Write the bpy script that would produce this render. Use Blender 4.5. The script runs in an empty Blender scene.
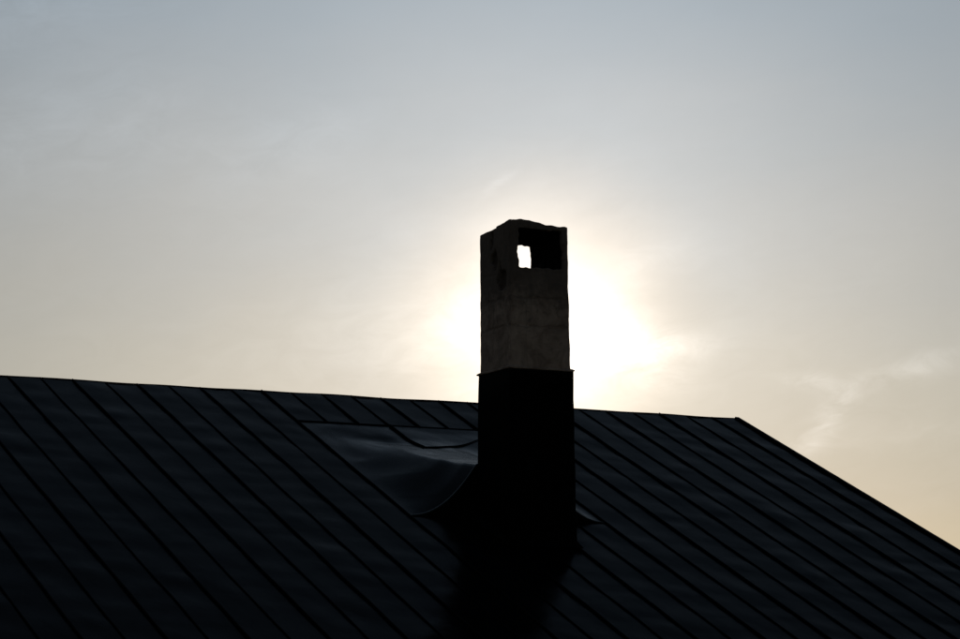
import bpy, bmesh, math, random
from mathutils import Vector, noise, Matrix
random.seed(7)
R = math.radians
scene = bpy.context.scene
col = scene.collection

# ------------------------------------------------------------------ camera
CAM_Z = 1.6
cam_d = bpy.data.cameras.new('camera')
cam = bpy.data.objects.new('camera', cam_d)
col.objects.link(cam)
cam.location = (0, 0, CAM_Z)
cam.rotation_euler = (R(90 + 8.573), 0, 0)
cam_d.sensor_width = 36
cam_d.lens = 2792.0 / 960 * 36
cam_d.clip_end = 20000
scene.camera = cam

# ------------------------------------------------------------------ sky
SUN = Vector((0.02327, 0.98869, 0.14814)).normalized()
SUN_EL = math.asin(SUN.z)
SUN_AZ = math.atan2(SUN.x, SUN.y)
world = bpy.data.worlds.new('World')
scene.world = world
world.use_nodes = True
wt = world.node_tree
wt.nodes.clear()


class NT:
    """small helper to write node maths"""
    def __init__(self, tree):
        self.t = tree

    def new(self, kind, **kw):
        n = self.t.nodes.new(kind)
        for k, v in kw.items():
            setattr(n, k, v)
        return n

    def put(self, sock, v):
        if isinstance(v, bpy.types.NodeSocket):
            self.t.links.new(v, sock)
        else:
            sock.default_value = v

    def m(self, op, a, b=None, c=None, clamp=False):
        n = self.new('ShaderNodeMath', operation=op, use_clamp=clamp)
        for i, v in enumerate((a, b, c)):
            if v is not None:
                self.put(n.inputs[i], v)
        return n.outputs[0]

    def vm(self, op, a, b=None, scale=None):
        n = self.new('ShaderNodeVectorMath', operation=op)
        self.put(n.inputs[0], a)
        if b is not None:
            self.put(n.inputs[1], b)
        if scale is not None:
            self.put(n.inputs['Scale'], scale)
        return n.outputs['Value'] if op in ('DOT_PRODUCT', 'LENGTH') else n.outputs[0]

    def noise(self, vec, scale, detail=4, rough=.5, distortion=0.0):
        n = self.new('ShaderNodeTexNoise')
        self.put(n.inputs['Vector'], vec)
        n.inputs['Scale'].default_value = scale
        n.inputs['Detail'].default_value = detail
        n.inputs['Roughness'].default_value = rough
        n.inputs['Distortion'].default_value = distortion
        return n.outputs[0]

    def ramp(self, fac, stops, interp='LINEAR'):
        n = self.new('ShaderNodeValToRGB')
        n.color_ramp.interpolation = interp
        els = n.color_ramp.elements
        while len(els) < len(stops):
            els.new(0.5)
        for e, (p, c) in zip(els, stops):
            e.position = p
            e.color = (*c, 1) if len(c) == 3 else c
        self.put(n.inputs[0], fac)
        return n.outputs[0]

    def rng(self, v, a, b, c=0.0, d=1.0, smooth=False):
        n = self.new('ShaderNodeMapRange', interpolation_type='SMOOTHSTEP' if smooth else 'LINEAR')
        self.put(n.inputs[0], v)
        for i, x in enumerate((a, b, c, d)):
            n.inputs[i + 1].default_value = x
        return n.outputs[0]

    def mix(self, fac, a, b, blend='MIX'):
        n = self.new('ShaderNodeMix', data_type='RGBA', blend_type=blend)
        self.put(n.inputs[0], fac)
        self.put(n.inputs[6], a)
        self.put(n.inputs[7], b)
        return n.outputs[2]


w = NT(wt)
sky = w.new('ShaderNodeTexSky', sky_type='NISHITA')
sky.sun_disc = False
sky.sun_elevation = SUN_EL
sky.sun_rotation = SUN_AZ
sky.altitude = 100
sky.air_density = 1.0
sky.dust_density = 0.3
sky.ozone_density = 1.0
co = w.new('ShaderNodeTexCoord').outputs['Generated']
d = w.vm('NORMALIZE', co)
sep = w.new('ShaderNodeSeparateXYZ')
w.put(sep.inputs[0], d)
theta = w.m('MULTIPLY', w.m('ARCCOSINE', w.m('MINIMUM', w.vm('DOT_PRODUCT', d, tuple(SUN)), 0.9999999)), 180 / math.pi)
elev = w.m('MULTIPLY', w.m('ARCSINE', sep.outputs[2]), 180 / math.pi)
azim = w.m('MULTIPLY', w.m('ARCTAN2', sep.outputs[0], sep.outputs[1]), 180 / math.pi)
# cirrus veil: direction in (azimuth, elevation) degrees, stretched along the horizon
cmb = w.new('ShaderNodeCombineXYZ')
w.put(cmb.inputs[0], w.m('MULTIPLY', azim, 0.45))
w.put(cmb.inputs[1], w.m('ADD', elev, w.m('MULTIPLY', azim, -0.12)))
flat = cmb.outputs[0]
n_big = w.noise(flat, 0.22, 3, .5, .3)
n_mid = w.noise(flat, 0.45, 6, .55, .25)
n_wisp = w.noise(flat, 1.9, 10, .66, .8)
# scattering of sunlight in the thin cloud, brighter towards the sun; the ragged cloud breaks the rings
near = w.rng(theta, 6.5, 1.5, .25, 1.0, True)
th = w.m('MULTIPLY', theta, w.m('ADD', 1.0, w.m('MULTIPLY', near, w.rng(n_mid, .3, .7, .20, -.20))))


def ex(amp, tau, t=None):
    return w.m('MULTIPLY', w.m('EXPONENT', w.m('MULTIPLY', t or th, -1.0 / tau)), amp)


lum = w.m('ADD', w.m('ADD', ex(.95, 21, theta), ex(.66, 3.6)), ex(6.0, .78))
lum = w.m('MULTIPLY', lum, w.rng(n_big, .3, .7, .965, 1.035))
low = w.rng(elev, 15, 6, .25, 1, True)
lum = w.m('MULTIPLY', lum, w.m('ADD', 1.0, w.m('MULTIPLY', low, w.rng(n_wisp, .35, .70, -.028, .032))))
tint = w.ramp(w.rng(w.m('ADD', elev, w.rng(n_big, .3, .7, 1.2, -1.2)), 0, 40), [
    (0.0, (.80, .70, .66)), (.12, (.80, .775, .81)), (.20, (.97, .955, .955)), (.27, (.95, 1.0, 1.08)),
    (.38, (.82, 1.0, 1.20)), (.55, (.76, 1.0, 1.28)), (1.0, (.70, 1.0, 1.38))], 'LINEAR')


def cloud(x, y, rx, ry, rot, amp, rag):
    """a thin sheet of cirrus lit from behind: centre and half sizes in degrees of azimuth / elevation"""
    a = w.m('SUBTRACT', azim, x)
    e = w.m('SUBTRACT', elev, y)
    c_, s_ = math.cos(R(rot)), math.sin(R(rot))
    p_ = w.m('DIVIDE', w.m('ADD', w.m('MULTIPLY', a, c_), w.m('MULTIPLY', e, s_)), rx)
    q_ = w.m('DIVIDE', w.m('SUBTRACT', w.m('MULTIPLY', e, c_), w.m('MULTIPLY', a, s_)), ry)
    q_ = w.m('ADD', q_, w.m('MULTIPLY', w.m('SUBTRACT', n_mid, .5), rag * 2.0))
    q_ = w.m('ADD', q_, w.m('MULTIPLY', w.m('MULTIPLY', p_, p_), .25))
    r2 = w.m('ADD', w.m('MULTIPLY', p_, p_), w.m('MULTIPLY', q_, q_))
    g_ = w.m('EXPONENT', w.m('MULTIPLY', r2, -1.0))
    g_ = w.m('MULTIPLY', g_, w.rng(n_wisp, .32, .68, 1 - rag, 1 + rag))
    return w.m('MULTIPLY', g_, amp)


clouds = None
for spec in ((2.6, 8.05, 1.25, .60, -10, .42, .6), (3.7, 7.95, 1.0, .24, 8, .22, .6), (3.3, 9.7, .8, .40, 30, .05, .6),
             (-1.7, 8.2, 1.9, 1.2, 5, .06, .40), (-.55, 8.5, .75, .95, 0, .09, .45), (-4.2, 7.6, 2.6, 1.0, -4, .015, .5), (1.4, 7.2, 1.6, .5, 0, .10, .4),
             (7.1, 6.5, .85, .24, 52, .085, 1.0), (7.0, 7.25, .60, .20, -14, .065, 1.0), (8.9, 7.5, 1.3, .22, 14, .065, 1.0),
             (6.2, 5.6, 1.3, .28, 38, .05, 1.0), (8.6, 6.2, 1.8, .30, 3, .02, .8), (9.3, 4.9, 2.0, .5, 6, .01, .6),
             (.35, 11.35, .35, .10, 38, .05, 1.0), (-8.5, 12.4, 2.6, 1.2, 10, .03, .6), (-3.9, 12.2, 1.6, .7, 20, .028, .6), (-9.5, 15, 2.5, .9, 8, .03, .7)):
    g = cloud(*spec)
    clouds = g if clouds is None else w.m('ADD', clouds, g)
clouds = w.m('MULTIPLY', clouds, 2.5)
warm = w.rng(theta, 4.2, 1.2, 0, .85, True)
tint = w.mix(warm, tint, (1.15, 1.02, .90, 1))
veil = w.vm('SCALE', tint, scale=w.m('ADD', lum, w.m('MAXIMUM', clouds, 0.0)))
base = w.vm('SCALE', sky.outputs[0], scale=0.05)
total = w.vm('ADD', base, veil)
world.cycles.sampling_method = 'MANUAL'
world.cycles.sample_map_resolution = 512
bg = w.new('ShaderNodeBackground')
w.put(bg.inputs['Color'], total)
bg.inputs['Strength'].default_value = 1.0
out = w.new('ShaderNodeOutputWorld')
wt.links.new(bg.outputs[0], out.inputs['Surface'])

# ------------------------------------------------------------------ sun lamp
sun_d = bpy.data.lights.new('sun', 'SUN')
sun_d.energy = 3.0
sun_d.angle = R(0.53)
sun_d.color = (1, .86, .68)
sun = bpy.data.objects.new('sun', sun_d)
col.objects.link(sun)
sun.rotation_euler = SUN.to_track_quat('Z', 'Y').to_euler()
sun.location = (0, 60, 30)

vs = scene.view_settings
vs.view_transform = 'Standard'
vs.look = 'None'
vs.exposure = -1.32
vs.gamma = 1


# ------------------------------------------------------------------ materials
def material(name):
    m = bpy.data.materials.new(name)
    m.use_nodes = True
    t = NT(m.node_tree)
    b = m.node_tree.nodes['Principled BSDF']
    return m, t, b


def bump(t, b, h, strength, dist):
    n = t.new('ShaderNodeBump')
    n.inputs['Strength'].default_value = strength
    n.inputs['Distance'].default_value = dist
    t.put(n.inputs['Height'], h)
    t.t.links.new(n.outputs[0], b.inputs['Normal'])


def sheet_material(name, base, rough, ior, relief=.35):
    """old painted sheet metal: dark, weathered, slightly buckled"""
    m, t, b = material(name)
    o = t.new('ShaderNodeTexCoord').outputs['Object']
    mp = t.new('ShaderNodeMapping')
    t.put(mp.inputs[0], o)
    mp.inputs['Scale'].default_value = (1, .35, 1)
    info = t.new('ShaderNodeObjectInfo').outputs['Random']
    n1 = t.noise(mp.outputs[0], 3.0, 6, .6, .4)
    n2 = t.noise(o, 26.0, 4, .6)
    c = t.ramp(n1, [(.3, tuple(x * .7 for x in base)), (.7, tuple(x * 1.35 for x in base))])
    c = t.mix(t.rng(n2, .62, .75), c, (base[0] * 1.7, base[1] * 1.35, base[2] * 1.1, 1))
    c = t.mix(1.0, c, t.ramp(info, [(0, (.75,) * 3), (1, (1.2,) * 3)]), 'MULTIPLY')
    t.put(b.inputs['Base Color'], c)
    t.put(b.inputs['Roughness'], t.rng(n1, .3, .7, rough - .07, rough + .09))
    b.inputs['IOR'].default_value = ior
    bump(t, b, t.m('ADD', n1, t.m('MULTIPLY', n2, .12)), relief, .012)
    return m


M_ROOF = sheet_material('weathered_roof_sheet', (.003, .0038, .005), .17, 1.044)
M_SEAM = sheet_material('standing_seam_sheet', (.006, .006, .007), .6, 1.05)
M_CRICKET = sheet_material('saddle_sheet', (.004, .005, .007), .24, 1.076, .12)
M_LIP = sheet_material('folded_edge', (.03, .036, .043), .4, 1.18)  # same sheet in a paler colour, painting in the highlight along the folds
M_CLAD = sheet_material('black_cladding', (.004, .004, .004), .55, 1.06)


def plaster_material():
    m, t, b = material('sooty_render')
    g = t.new('ShaderNodeTexCoord').outputs['Object']
    n1 = t.noise(g, 3.0, 7, .62, .8)
    n2 = t.noise(g, 11, 8, .65)
    n3 = t.noise(g, 60, 4, .6)
    c = t.ramp(n1, [(.3, (.28, .18, .14)), (.5, (.50, .34, .275)), (.72, (.70, .49, .40))])
    c = t.mix(t.rng(n2, .54, .72, 0, .6), c, (.17, .125, .105, 1))
    # lime runs: thin vertical streaks
    mp = t.new('ShaderNodeMapping')
    t.put(mp.inputs[0], g)
    mp.inputs['Scale'].default_value = (9, 9, .8)
    st = t.noise(mp.outputs[0], 1.0, 4, .6, .2)
    c = t.mix(t.rng(st, .56, .7, 0, .55), c, (.24, .18, .15, 1))
    # coats of render laid on in lifts: thin darker joints
    spj = t.new('ShaderNodeSeparateXYZ')
    t.put(spj.inputs[0], g)
    zj = t.m('ADD', spj.outputs[2], t.rng(n1, .3, .7, -.05, .05))
    for hj, wj in ((4.385 + 3.70, .030), (4.385 + 3.28, .026)):
        dj = t.m('ABSOLUTE', t.m('SUBTRACT', zj, hj))
        c = t.mix(t.rng(dj, 0, wj, .32, 0, True), c, (.09, .065, .055, 1))
    # soot washed down from the opening in the head
    sp = t.new('ShaderNodeSeparateXYZ')
    t.put(sp.inputs[0], g)
    hz = t.m('ADD', sp.outputs[2], t.rng(n2, .3, .7, -.18, .18))
    c = t.mix(t.rng(hz, 7.75, 8.35, 0, .78, True), c, (.14, .105, .09, 1))
    t.put(b.inputs['Base Color'], c)
    b.inputs['Roughness'].default_value = .95
    b.inputs['Specular IOR Level'].default_value = .15
    bump(t, b, t.m('ADD', n2, t.m('MULTIPLY', n3, .4)), .6, .02)
    return m


def plain(name, c, rough=.9, scale=4.0, var=.35):
    m, t, b = material(name)
    g = t.new('ShaderNodeTexCoord').outputs['Object']
    n = t.noise(g, scale, 6, .6, .3)
    t.put(b.inputs['Base Color'], t.ramp(n, [(.25, tuple(x * (1 - var) for x in c)), (.75, tuple(x * (1 + var) for x in c))]))
    b.inputs['Roughness'].default_value = rough
    b.inputs['Specular IOR Level'].default_value = .1
    bump(t, b, n, .4, .02)
    return m


M_PLASTER = plaster_material()
M_SOOT = plain('flue_soot', (.006, .0055, .005), 1.0, 20)
M_WALL = plain('house_wall_render', (.30, .27, .23), .9, 2)
M_WOOD = plain('dark_timber', (.05, .035, .025), .8, 6)
M_BRICK = plain('bare_core', (.12, .085, .07), 1.0, 14)
M_GROUND = plain('meadow_ground', (.10, .095, .055), 1.0, .35)


# ------------------------------------------------------------------ mesh helpers
def link(name, me, mat, parent=None, smooth=False):
    for mm in (mat if isinstance(mat, (list, tuple)) else [mat]):
        me.materials.append(mm)
    if smooth:
        for p in me.polygons:
            p.use_smooth = True
    o = bpy.data.objects.new(name, me)
    col.objects.link(o)
    if parent is not None:
        o.parent = parent
    return o


def mesh(name, verts, faces):
    me = bpy.data.meshes.new(name)
    me.from_pydata([tuple(v) for v in verts], [], faces)
    bm = bmesh.new()
    bm.from_mesh(me)
    bmesh.ops.recalc_face_normals(bm, faces=bm.faces)
    bm.to_mesh(me)
    bm.free()
    me.update()
    return me


def sweep(name, path, ring, mat, parent, smooth=False):
    """a closed cross-section ring(k, s) -> list of offsets, swept along path points"""
    verts, faces = [], []
    n = None
    for k, pnt in enumerate(path):
        rg = ring(k, k / (len(path) - 1))
        n = len(rg)
        verts += [pnt + r for r in rg]
    for k in range(len(path) - 1):
        for j in range(n):
            a, b = k * n + j, k * n + (j + 1) % n
            faces.append((a, b, b + n, a + n))
    faces.append(tuple(range(n)))
    faces.append(tuple((len(path) - 1) * n + j for j in range(n)))
    return link(name, mesh(name, verts, faces), mat, parent, smooth)


# ------------------------------------------------------------------ the ground
gm = bpy.data.meshes.new('ground')
bm = bmesh.new()
bmesh.ops.create_grid(bm, x_segments=60, y_segments=60, size=3000)
for v in bm.verts:
    r = (v.co - Vector((0, 45, 0))).length
    v.co.z = 0 if r < 120 else -2.0 + 2.0 * noise.noise(v.co * .004)
bm.to_mesh(gm)
bm.free()
ground = link('ground', gm, M_GROUND)
ground['kind'] = 'structure'
ground['label'] = 'dark grassy ground around the house'

# ------------------------------------------------------------------ house frame
# roof axes: along the ridge (D1), up the near slope (D2), out of it (N); v runs DOWN the slope from the ridge
A, T = R(63.965), R(22.846)
D1 = Vector((math.sin(A), math.cos(A), 0))
H2 = Vector((-math.cos(A), math.sin(A), 0))
Z = Vector((0, 0, 1))
D2 = H2 * math.cos(T) + Z * math.sin(T)
N = D1.cross(D2)
PAN = 0.55
P0 = Vector((-7.640, 44.759, 5.820 + CAM_Z))
I0, I1 = -12, 25            # panels along the roof
V_EAVE = 13.0

house = bpy.data.objects.new('house', None)
col.objects.link(house)
mid = P0 + D1 * (PAN * (I0 + I1) / 2)
house.location = (mid.x, mid.y, 0)
house.rotation_euler = (0, 0, math.atan2(D1.y, D1.x))
house['label'] = 'dark sheet-metal roofed house with a tall plastered chimney hiding the sun'
house['category'] = 'house'
# house local frame: x along the ridge, y to the far side, z up
HM = Matrix.Translation(house.location) @ Matrix.Rotation(house.rotation_euler.z, 4, 'Z')
HI = HM.inverted()
L0 = HI @ P0                # ridge origin in house coordinates
lx, ly, lz = Vector((1, 0, 0)), Vector((0, 1, 0)), Vector((0, 0, 1))
lup = ly * math.cos(T) + lz * math.sin(T)
ln = lx.cross(lup)


def rp(u, v, h=0.0, hz=0.0):
    return L0 + lx * u - lup * v + ln * h + lz * hz


def sag(u):
    """the old ridge is not quite straight"""
    return .022 * noise.noise(Vector((u * .8, 3.1, 0))) + .03 * noise.noise(Vector((u * .16, 9.1, 0)))


CR0, CR1 = 8, 14           # panels interrupted by the chimney saddle
CV0, CV1 = 1.75, 6.52
CUM = PAN * 11


def cricket_h(u, v):
    s = 1 - abs(u - CUM) / (CUM - CR0 * PAN)
    s = max(0.0, s)
    p = min(1.0, s / .667)
    prof = p ** 2.1 + (max(0.0, s - .667) * .16)
    r = min(1.0, max(0.0, (v - 2.5) / (CV1 - 2.5)))
    return .80 * prof * r ** 1.35


def buckle(u, v, i):
    a = noise.noise(Vector((u * .9, v * 1.3, i * 5.37)))
    b = noise.noise(Vector((u * 2.0, v * 3.4, i * 2.11 + 40)))
    tilt = .007 * noise.noise(Vector((i * 3.71, v * .12, 2.2))) * (u / PAN - i - .5) * 2
    return .017 * a + .008 * b * (1 + 1.5 * max(0, b)) + tilt


# roof deck under the sheets (part), sheets and seams are its pieces
def slab(name, quad, thick, mat, parent):
    n = (quad[1] - quad[0]).cross(quad[3] - quad[0]).normalized()
    vs_ = list(quad) + [q - n * thick for q in quad]
    f = [(0, 1, 2, 3), (7, 6, 5, 4), (0, 4, 5, 1), (1, 5, 6, 2), (2, 6, 7, 3), (3, 7, 4, 0)]
    return link(name, mesh(name, vs_, f), mat, parent)


U0, U1 = I0 * PAN, I1 * PAN
roof = slab('roof', [rp(U0, V_EAVE, -.06), rp(U1, V_EAVE, -.06), rp(U1, .05, -.06), rp(U0, .05, -.06)], .12, M_WOOD, house)
roof['label'] = 'near slope of standing-seam sheet metal, black against the sky'


def panel(i, va, vb):
    nu, nv = 4, max(3, int((vb - va) / .17))
    verts, faces = [], []
    for k in range(nv + 1):
        v = va + (vb - va) * k / nv
        for j in range(nu + 1):
            u = (i + j / nu) * PAN
            edge = 1 - abs(2 * j / nu - 1)
            h = buckle(u, v, i) * (.35 + .65 * edge)
            verts.append(rp(u, v, h, sag(u) * max(0, 1 - v)))
    for k in range(nv):
        for j in range(nu):
            a = k * (nu + 1) + j
            faces.append((a, a + nu + 1, a + nu + 2, a + 1))
    o = link('roof_panel', mesh('roof_panel', verts, faces), M_ROOF, roof, True)
    return o


for i in range(I0, I1):
    if CR0 <= i < CR1:
        panel(i, 0, CV0)
        panel(i, CV1 - .03, V_EAVE)
    else:
        panel(i, 0, V_EAVE)


def seam(i, va, vb):
    wide = .009 if i % 2 == 0 else .006
    high = .029 if i % 2 == 0 else .020
    n = max(3, int((vb - va) / .45))
    path = []
    for k in range(n + 1):
        v = va + (vb - va) * k / n
        u = i * PAN + .010 * noise.noise(Vector((v * .9, i * 3.3, 5)))
        path.append((u, v))

    def ring(k, s):
        u, v = path[k]
        f = min(1.0, (.5 + .5 * abs(noise.noise(Vector((i * 7.7, 1, 1)))) * 2) + .5 * (v / .5)) if va < .01 else 1.0
        hh = high * f * (1 + .22 * noise.noise(Vector((v * 1.4, i * 1.7, 2))))
        lean = .012 * noise.noise(Vector((v * .7, i * 2.9, 8)))
        b = -.012
        return [lx * -wide + ln * b, lx * (-wide + lean) + ln * hh, lx * (wide * .9 + lean) + ln * hh, lx * wide + ln * b]
    pts = [rp(u, v, 0, sag(u) * max(0, 1 - v)) for u, v in path]
    return sweep('standing_seam', pts, ring, M_SEAM, roof)


for i in range(I0, I1):
    if CR0 < i < CR1:
        seam(i, 0, CV0)
        seam(i, CV1 + .02, V_EAVE)
    else:
        seam(i, 0, V_EAVE)

# ridge fold and verge strip
pts = [rp(U0 + (U1 - U0) * k / 160, 0, 0, sag(U0 + (U1 - U0) * k / 160) + .006) for k in range(161)]
sweep('ridge_fold', pts, lambda k, s: [ly * -.022 - lz * .022, ly * -.008 + lz * .005, ly * .008 + lz * .005, ly * .022 - lz * .022], M_SEAM, roof)
pts = [rp(U1, V_EAVE * k / 40, 0, .0) for k in range(41)]
sweep('verge_strip', pts, lambda k, s: [lx * -.07 - ln * .01, lx * -.06 + ln * .035, lx * .02 + ln * .030, lx * .03 - ln * .16, lx * .005 - ln * .16, lx * .0 - ln * .01], M_SEAM, roof)

# ------------------------------------------------------------------ saddle behind the chimney
saddle = bpy.data.objects.new('chimney_saddle', None)
col.objects.link(saddle)
saddle.parent = house


def joint_v(u):
    """curved lap joint between the two saddle sheets on the right of the centre fold"""
    x = (u - CUM) / 1.35
    return 3.22 - .12 * x - .75 * max(0, x) ** 1.5 if u >= CUM else CV0


def saddle_sheet(name, ua, ub, fa, fb, nu, nv, lift):
    verts, faces = [], []
    for k in range(nv + 1):
        for j in range(nu + 1):
            u = ua + (ub - ua) * j / nu
            a, b = fa(u), fb(u)
            v = a + (b - a) * k / nv
            e = min(1, 6 * min(j, nu - j) / nu) * min(1, max(0, (CV1 - v) / .5)) * min(1, max(0, (v - CV0) / .3))
            wob = .018 * noise.noise(Vector((u * 1.1, v * 1.3, 70))) + .014 * (.35 - abs(noise.noise(Vector((u * 1.2 + v * .3, v * .9 - u * .5, 20))))) + .008 * (.3 - abs(noise.noise(Vector((u * 1.6 - v * .7, v * .8 + u * .6, 51)))))
            # a long dent below the upper joint
            wob += -.035 * math.exp(-((v - 2.6 - .35 * (u - 5.2)) / .28) ** 2) * max(0, 1 - abs(u - 5.6) / .8)
            verts.append(rp(u, v, lift + wob * e, cricket_h(u, v)))
    for k in range(nv):
        for j in range(nu):
            a = k * (nu + 1) + j
            faces.append((a, a + nu + 1, a + nu + 2, a + 1))
    return link(name, mesh(name, verts, faces), M_CRICKET, saddle, True)


saddle_sheet('saddle_sheet', CR0 * PAN, CUM, lambda u: CV0, lambda u: CV1, 40, 90, .004)
saddle_sheet('saddle_sheet', CUM, CR1 * PAN, joint_v, lambda u: CV1, 40, 80, .004)
saddle_sheet('saddle_sheet', CUM, CR1 * PAN, lambda u: CV0, lambda u: joint_v(u) + .03, 40, 24, .012)


def strip(name, pts, r, mat, hgt=None):
    hgt = hgt or r
    return sweep(name, pts, lambda k, s: [(-lup) * -r, ln * hgt, (-lup) * r, ln * -r * .6], mat, saddle, True)


strip('cross_seam', [rp(u, CV0 + .02 * noise.noise(Vector((u * 1.3, 0, 0))), .008, cricket_h(u, CV0)) for u in [CR0 * PAN + (CR1 - CR0) * PAN * k / 50 for k in range(51)]], .012, M_SEAM, .016)
strip('cross_seam_lip', [rp(u, CV0 - .035 + .02 * noise.noise(Vector((u * 1.3, 0, 0))), .006, 0) for u in [CR0 * PAN + (CR1 - CR0) * PAN * k / 50 for k in range(51)]], .014, M_LIP, .010)
strip('lap_joint', [rp(u, joint_v(u), .012, cricket_h(u, joint_v(u))) for u in [CUM + (CR1 * PAN - CUM) * k / 40 for k in range(41)]], .014, M_SEAM, .018)
sweep('centre_fold', [rp(CUM, v, .005, cricket_h(CUM, v)) for v in [CV0 + (3.22 - CV0) * k / 12 for k in range(13)]], lambda k, s: [lx * -.013 - ln * .01, lx * -.010 + ln * .034, lx * .009 + ln * .034, lx * .012 - ln * .01], M_SEAM, saddle)
# folded lower edge and the dark closing sheet under it
us = [CR0 * PAN + (CR1 - CR0) * PAN * k / 80 for k in range(81)]
sweep('folded_edge', [rp(u, CV1 + .004, .004, cricket_h(u, CV1)) for u in us], lambda k, s: [lup * .03 + ln * .008, ln * .012 - lup * .012, lup * -.014 - ln * .012, lup * .02 - ln * .012], M_LIP, saddle, True)
vv, ff = [], []
for u in us:
    h = cricket_h(u, CV1)
    vv += [rp(u, CV1 - .01, .0, h - .012), rp(u, CV1 + .01 + .16 * h, -.015)]
for k in range(80):
    ff.append((2 * k, 2 * k + 1, 2 * k + 3, 2 * k + 2))
link('closing_sheet', mesh('closing_sheet', vv, ff), M_CLAD, saddle)

# ------------------------------------------------------------------ chimney
CO = HI @ Vector((.4514, 40.694, 2.785 + CAM_Z))        # front left corner where it meets the roof


def cp(u, dpt, h):
    return CO + lx * u + ly * dpt + lz * h


def lerp(a, b, t):
    return a + (b - a) * t


def chimney_mesh():
    zb, zt = 2.35, 4.86
    W = lambda h: lerp(1.012, .968, (h - 2.6) / 2.25)
    D = lambda h: lerp(1.036, 1.064, (h - 2.6) / 2.25)

    def box(bm, u0, u1, d0, d1, h0, h1, taper=True):
        vs_ = []
        for h in (h0, h1):
            for (a, b) in ((u0, d0), (u1, d0), (u1, d1), (u0, d1)):
                vs_.append(bm.verts.new((a, b, h)))
        for q in ((3, 2, 1, 0), (4, 5, 6, 7), (0, 1, 5, 4), (1, 2, 6, 5), (2, 3, 7, 6), (3, 0, 4, 7)):
            bm.faces.new([vs_[k] for k in q])

    def tmp(name, *args):
        bm_ = bmesh.new()
        box(bm_, *args)
        me_ = bpy.data.meshes.new(name)
        bm_.to_mesh(me_)
        bm_.free()
        o_ = bpy.data.objects.new(name, me_)
        col.objects.link(o_)
        return o_
    body = tmp('body', 0, 1, 0, 1, zb, zt)
    cut = tmp('cut', .135, .89, -.2, .5, zt - .700, zt - .125)
    cut2 = tmp('cut', .135, .885, .4, 1.2, zt - .700, zt - .175)
    mod = body.modifiers.new('b', 'BOOLEAN')
    mod.operation = 'DIFFERENCE'
    mod.object = cut
    mod.solver = 'EXACT'
    mod = body.modifiers.new('b2', 'BOOLEAN')
    mod.operation = 'DIFFERENCE'
    mod.object = cut2
    mod.solver = 'EXACT'
    rm = body.modifiers.new('r', 'REMESH')
    rm.mode = 'VOXEL'
    rm.voxel_size = .0145
    dg = bpy.context.evaluated_depsgraph_get()
    me = bpy.data.meshes.new_from_object(body.evaluated_get(dg))
    for o_ in (body, cut, cut2):
        bpy.data.objects.remove(o_)
    soot, bare = [], set()
    me.update()
    nrm = [v.normal.copy() for v in me.vertices]
    base = [v.co.copy() for v in me.vertices]
    for v, n, b in zip(me.vertices, nrm, base):
        x, y, h = b
        lip = .10 < x < .93 and zt - .73 < h < zt - .10
        inside = lip and .04 < y < .96
        q = Vector((x, y, h))
        dsp = .010 * noise.noise(q * 2.3) + .004 * noise.noise(q * 6.0 + Vector((5, 0, 0))) + .002 * noise.noise(q * 20)
        # rounded and chipped arrises
        ex_ = min(x, 1 - x)
        ey_ = min(y, 1 - y)
        if not inside:
            if ex_ < .05 and ey_ < .05:
                dsp -= .008 + .014 * max(0, noise.noise(Vector((x * 2, y * 2, h * 3.0))))
            # shrinkage joints of the render coats: shallow grooves round the shaft
            for hj, dj in ((3.70, .008), (3.28, .007), (4.10, .005)):
                g = (h - hj - .03 * noise.noise(Vector((x * 2.5, y * 2.5, hj)))) / .022
                dsp -= dj * math.exp(-g * g) * min(1.0, max(0.0, max(ex_, ey_) - .05) * 8)
            # missing patches of render on the side towards the gable of the long roof
            if x < .02:
                for (yy, hh, ry, rh, dd) in ((.52, 4.33, .10, .17, .05), (.28, 3.98, .15, .17, .055), (.60, 4.62, .06, .16, .03), (.34, 4.10, .06, .20, .03)):
                    k = ((y - yy) / ry) ** 2 + ((h - hh) / rh) ** 2 + .9 * noise.noise(q * 8)
                    if k < 1:
                        dsp -= dd * min(1.0, (1 - k) * 3)
                        bare.add(v.index)
        # ragged opening edges
        dsp_open = .026 * noise.noise(q * 6.0 + Vector((0, 9, 0))) + .020 * noise.noise(q * 15) if lip else 0
        c = b + n * (dsp + dsp_open)
        # worn top: a low hump at the front left corner falling to the far edges
        if h > zt - .10:
            f = (h - (zt - .10)) / .10
            top = -.015 - .045 * y - .035 * x + .030 * math.exp(-((x - .22) ** 2 + (y - .0) ** 2) / .10) + .020 * noise.noise(Vector((x * 3.2, y * 3.2, 1.5))) + .012 * noise.noise(Vector((x * 9, y * 9, 4)))
            if y > .45 and x < .3:
                top -= .020
            c.z += f * top
        hcl = c.z
        c.x *= W(hcl)
        c.y *= D(hcl)
        v.co = cp(c.x, c.y, c.z)
        soot.append(inside)
    me.materials.append(M_PLASTER)
    me.materials.append(M_SOOT)
    me.materials.append(M_BRICK)
    for p in me.polygons:
        p.use_smooth = True
        if all(soot[k] for k in p.vertices):
            p.material_index = 1
        elif all(k in bare for k in p.vertices):
            p.material_index = 2
    me.name = 'chimney'
    o = bpy.data.objects.new('chimney', me)
    col.objects.link(o)
    o.parent = house
    return o


chimney = chimney_mesh()
chimney['label'] = 'tall sooty rendered chimney with an opening right through its head'


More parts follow.
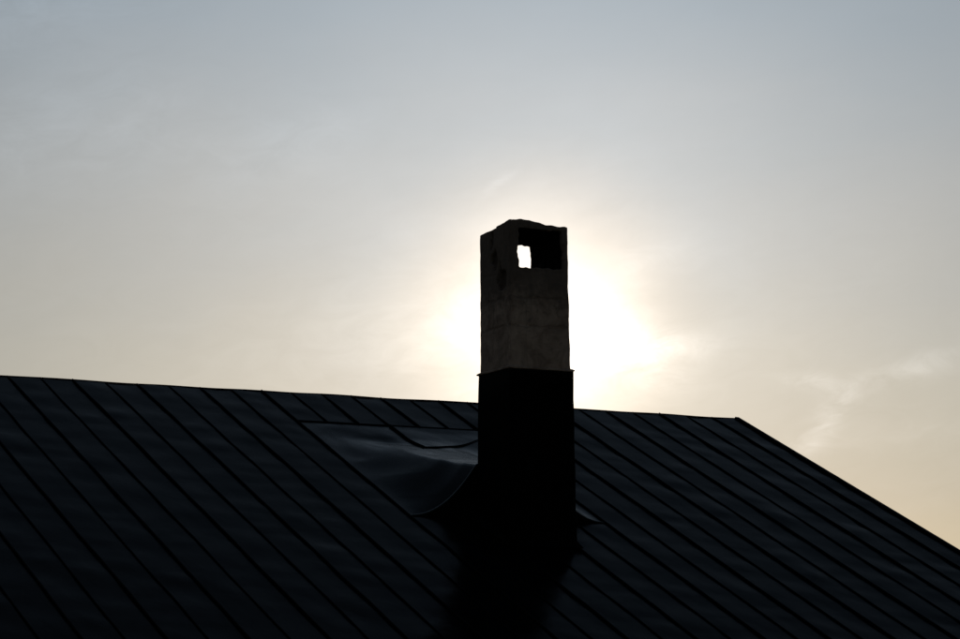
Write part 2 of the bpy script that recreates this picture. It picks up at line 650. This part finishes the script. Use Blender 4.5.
def tapered(name, lo, hi, mat, parent, bev=.012, steps=8, wob=.0):
    """four sided tube; lo / hi = (u0, u1, d0, d1, h)"""
    verts, faces = [], []
    for k in range(steps + 1):
        t = k / steps
        u0, u1, d0, d1, h = [lerp(a, b, t) for a, b in zip(lo, hi)]
        c = bev
        ring = [(u0 + c, d0), (u1 - c, d0), (u1, d0 + c), (u1, d1 - c), (u1 - c, d1), (u0 + c, d1), (u0, d1 - c), (u0, d0 + c)]
        for j, (a, b) in enumerate(ring):
            q = Vector((a, b, h))
            verts.append(cp(a + wob * noise.noise(q * 2.3), b + wob * noise.noise(q * 2.3 + Vector((9, 9, 9))), h))
    for k in range(steps):
        for j in range(8):
            a, b = k * 8 + j, k * 8 + (j + 1) % 8
            faces.append((a, b, b + 8, a + 8))
    faces.append(tuple(range(8)))
    faces.append(tuple(steps * 8 + j for j in range(8)))
    return link(name, mesh(name, verts, faces), mat, parent)


clad = tapered('metal_cladding', (-.022, 1.092, -.02, 1.105, -.25), (-.022, 1.036, -.02, 1.052, 2.63), M_CLAD, chimney, .012, 14, .016)
clad['label'] = 'black sheet metal wrapped round the chimney foot'
# the flange where the cladding ends: a thin uneven lip standing off the shaft
verts, faces = [], []
ringpts = []
for side in range(4):
    for k in range(12):
        t = k / 12
        a, b = [(t, 0), (1, t), (1 - t, 1), (0, 1 - t)][side]
        ringpts.append((a, b))
for (a, b) in ringpts:
    q = Vector((a * 3, b * 3, 1))
    hz = 2.645 + .012 * noise.noise(q)
    for (o_, dz) in ((.0, -.02), (.026 + .014 * noise.noise(q * 2), -.012), (.030, .006), (.0, .025)):
        u = lerp(-.01 - o_, 1.018 + o_, a)
        dd = lerp(-.01 - o_, 1.045 + o_, b)
        verts.append(cp(u, dd, hz + dz))
m_ = len(ringpts)
for k in range(m_):
    for j in range(4):
        a, b = k * 4 + j, k * 4 + (j + 1) % 4
        c, d_ = ((k + 1) % m_) * 4 + (j + 1) % 4, ((k + 1) % m_) * 4 + j
        faces.append((a, b, c, d_))
link('cladding_lip', mesh('cladding_lip', verts, faces), M_PLASTER, chimney)

# apron: sheet dressed from the cladding onto the roof, all round the foot
uF = (CO - L0).dot(lx)
vF = -(CO - L0).dot(lup)


def apron(name, pts):
    vs_ = [rp(u, v, h) for (u, v, h) in pts] + [rp(u, v, h - .012) for (u, v, h) in pts]
    n_ = len(pts)
    f = [tuple(range(n_)), tuple(range(2 * n_ - 1, n_ - 1, -1))] + [(k, (k + 1) % n_, (k + 1) % n_ + n_, k + n_) for k in range(n_)]
    return link(name, mesh(name, vs_, f), M_CLAD, chimney)


apron('base_flashing', [(uF - .10, vF + .10, .055), (uF + 1.14, vF + .09, .055), (uF + 1.09, vF - .05, .11), (uF - .02, vF - .05, .11)])
apron('base_flashing', [(uF + 1.14, vF + .09, .056), (uF + 1.15, CV1 + .05, .056), (uF + 1.07, CV1 + .05, .15), (uF + 1.07, vF - .02, .10)])
apron('base_flashing', [(uF - .10, vF + .10, .056), (uF - .02, vF - .02, .10), (uF - .02, CV1 + .05, .15), (uF - .16, CV1 + .05, .056)])

# ------------------------------------------------------------------ the rest of the house (out of view)
hw = V_EAVE * math.cos(T)


def bp(u, v, h=0.0):
    up = -ly * math.cos(T) + lz * math.sin(T)
    nn = ly * math.sin(T) + lz * math.cos(T)
    return L0 + lx * u - up * v + nn * h


back = slab('far_roof_slope', [bp(U1, V_EAVE, 0), bp(U0, V_EAVE, 0), bp(U0, .02, 0), bp(U1, .02, 0)], .16, M_ROOF, house)
ze = L0.z - V_EAVE * math.sin(T)


def wallmesh(name, pts, n_, th_):
    vs_ = pts + [p + n_ * th_ for p in pts]
    k_ = len(pts)
    f = [tuple(range(k_)), tuple(range(2 * k_ - 1, k_ - 1, -1))] + [(k, (k + 1) % k_, (k + 1) % k_ + k_, k + k_) for k in range(k_)]
    return link(name, mesh(name, vs_, f), M_WALL, house)


ins = .5
zs = ze + ins * math.tan(T) - .25
for uu, sg in ((U0 + .4, 1), (U1 - .4, -1)):
    a = Vector((L0.x + uu, L0.y, 0))
    wallmesh('wall', [a + ly * -(hw - ins), a + ly * (hw - ins), a + ly * (hw - ins) + lz * zs, a + lz * (L0.z - .3), a + ly * -(hw - ins) + lz * zs], lx * sg, .3)
for sy in (-1, 1):
    a = Vector((L0.x + U0 + .71, L0.y + sy * (hw - ins), 0))
    b = Vector((L0.x + U1 - .71, L0.y + sy * (hw - ins), 0))
    wallmesh('wall', [a, b, b + lz * zs, a + lz * zs], ly * -sy, .3)
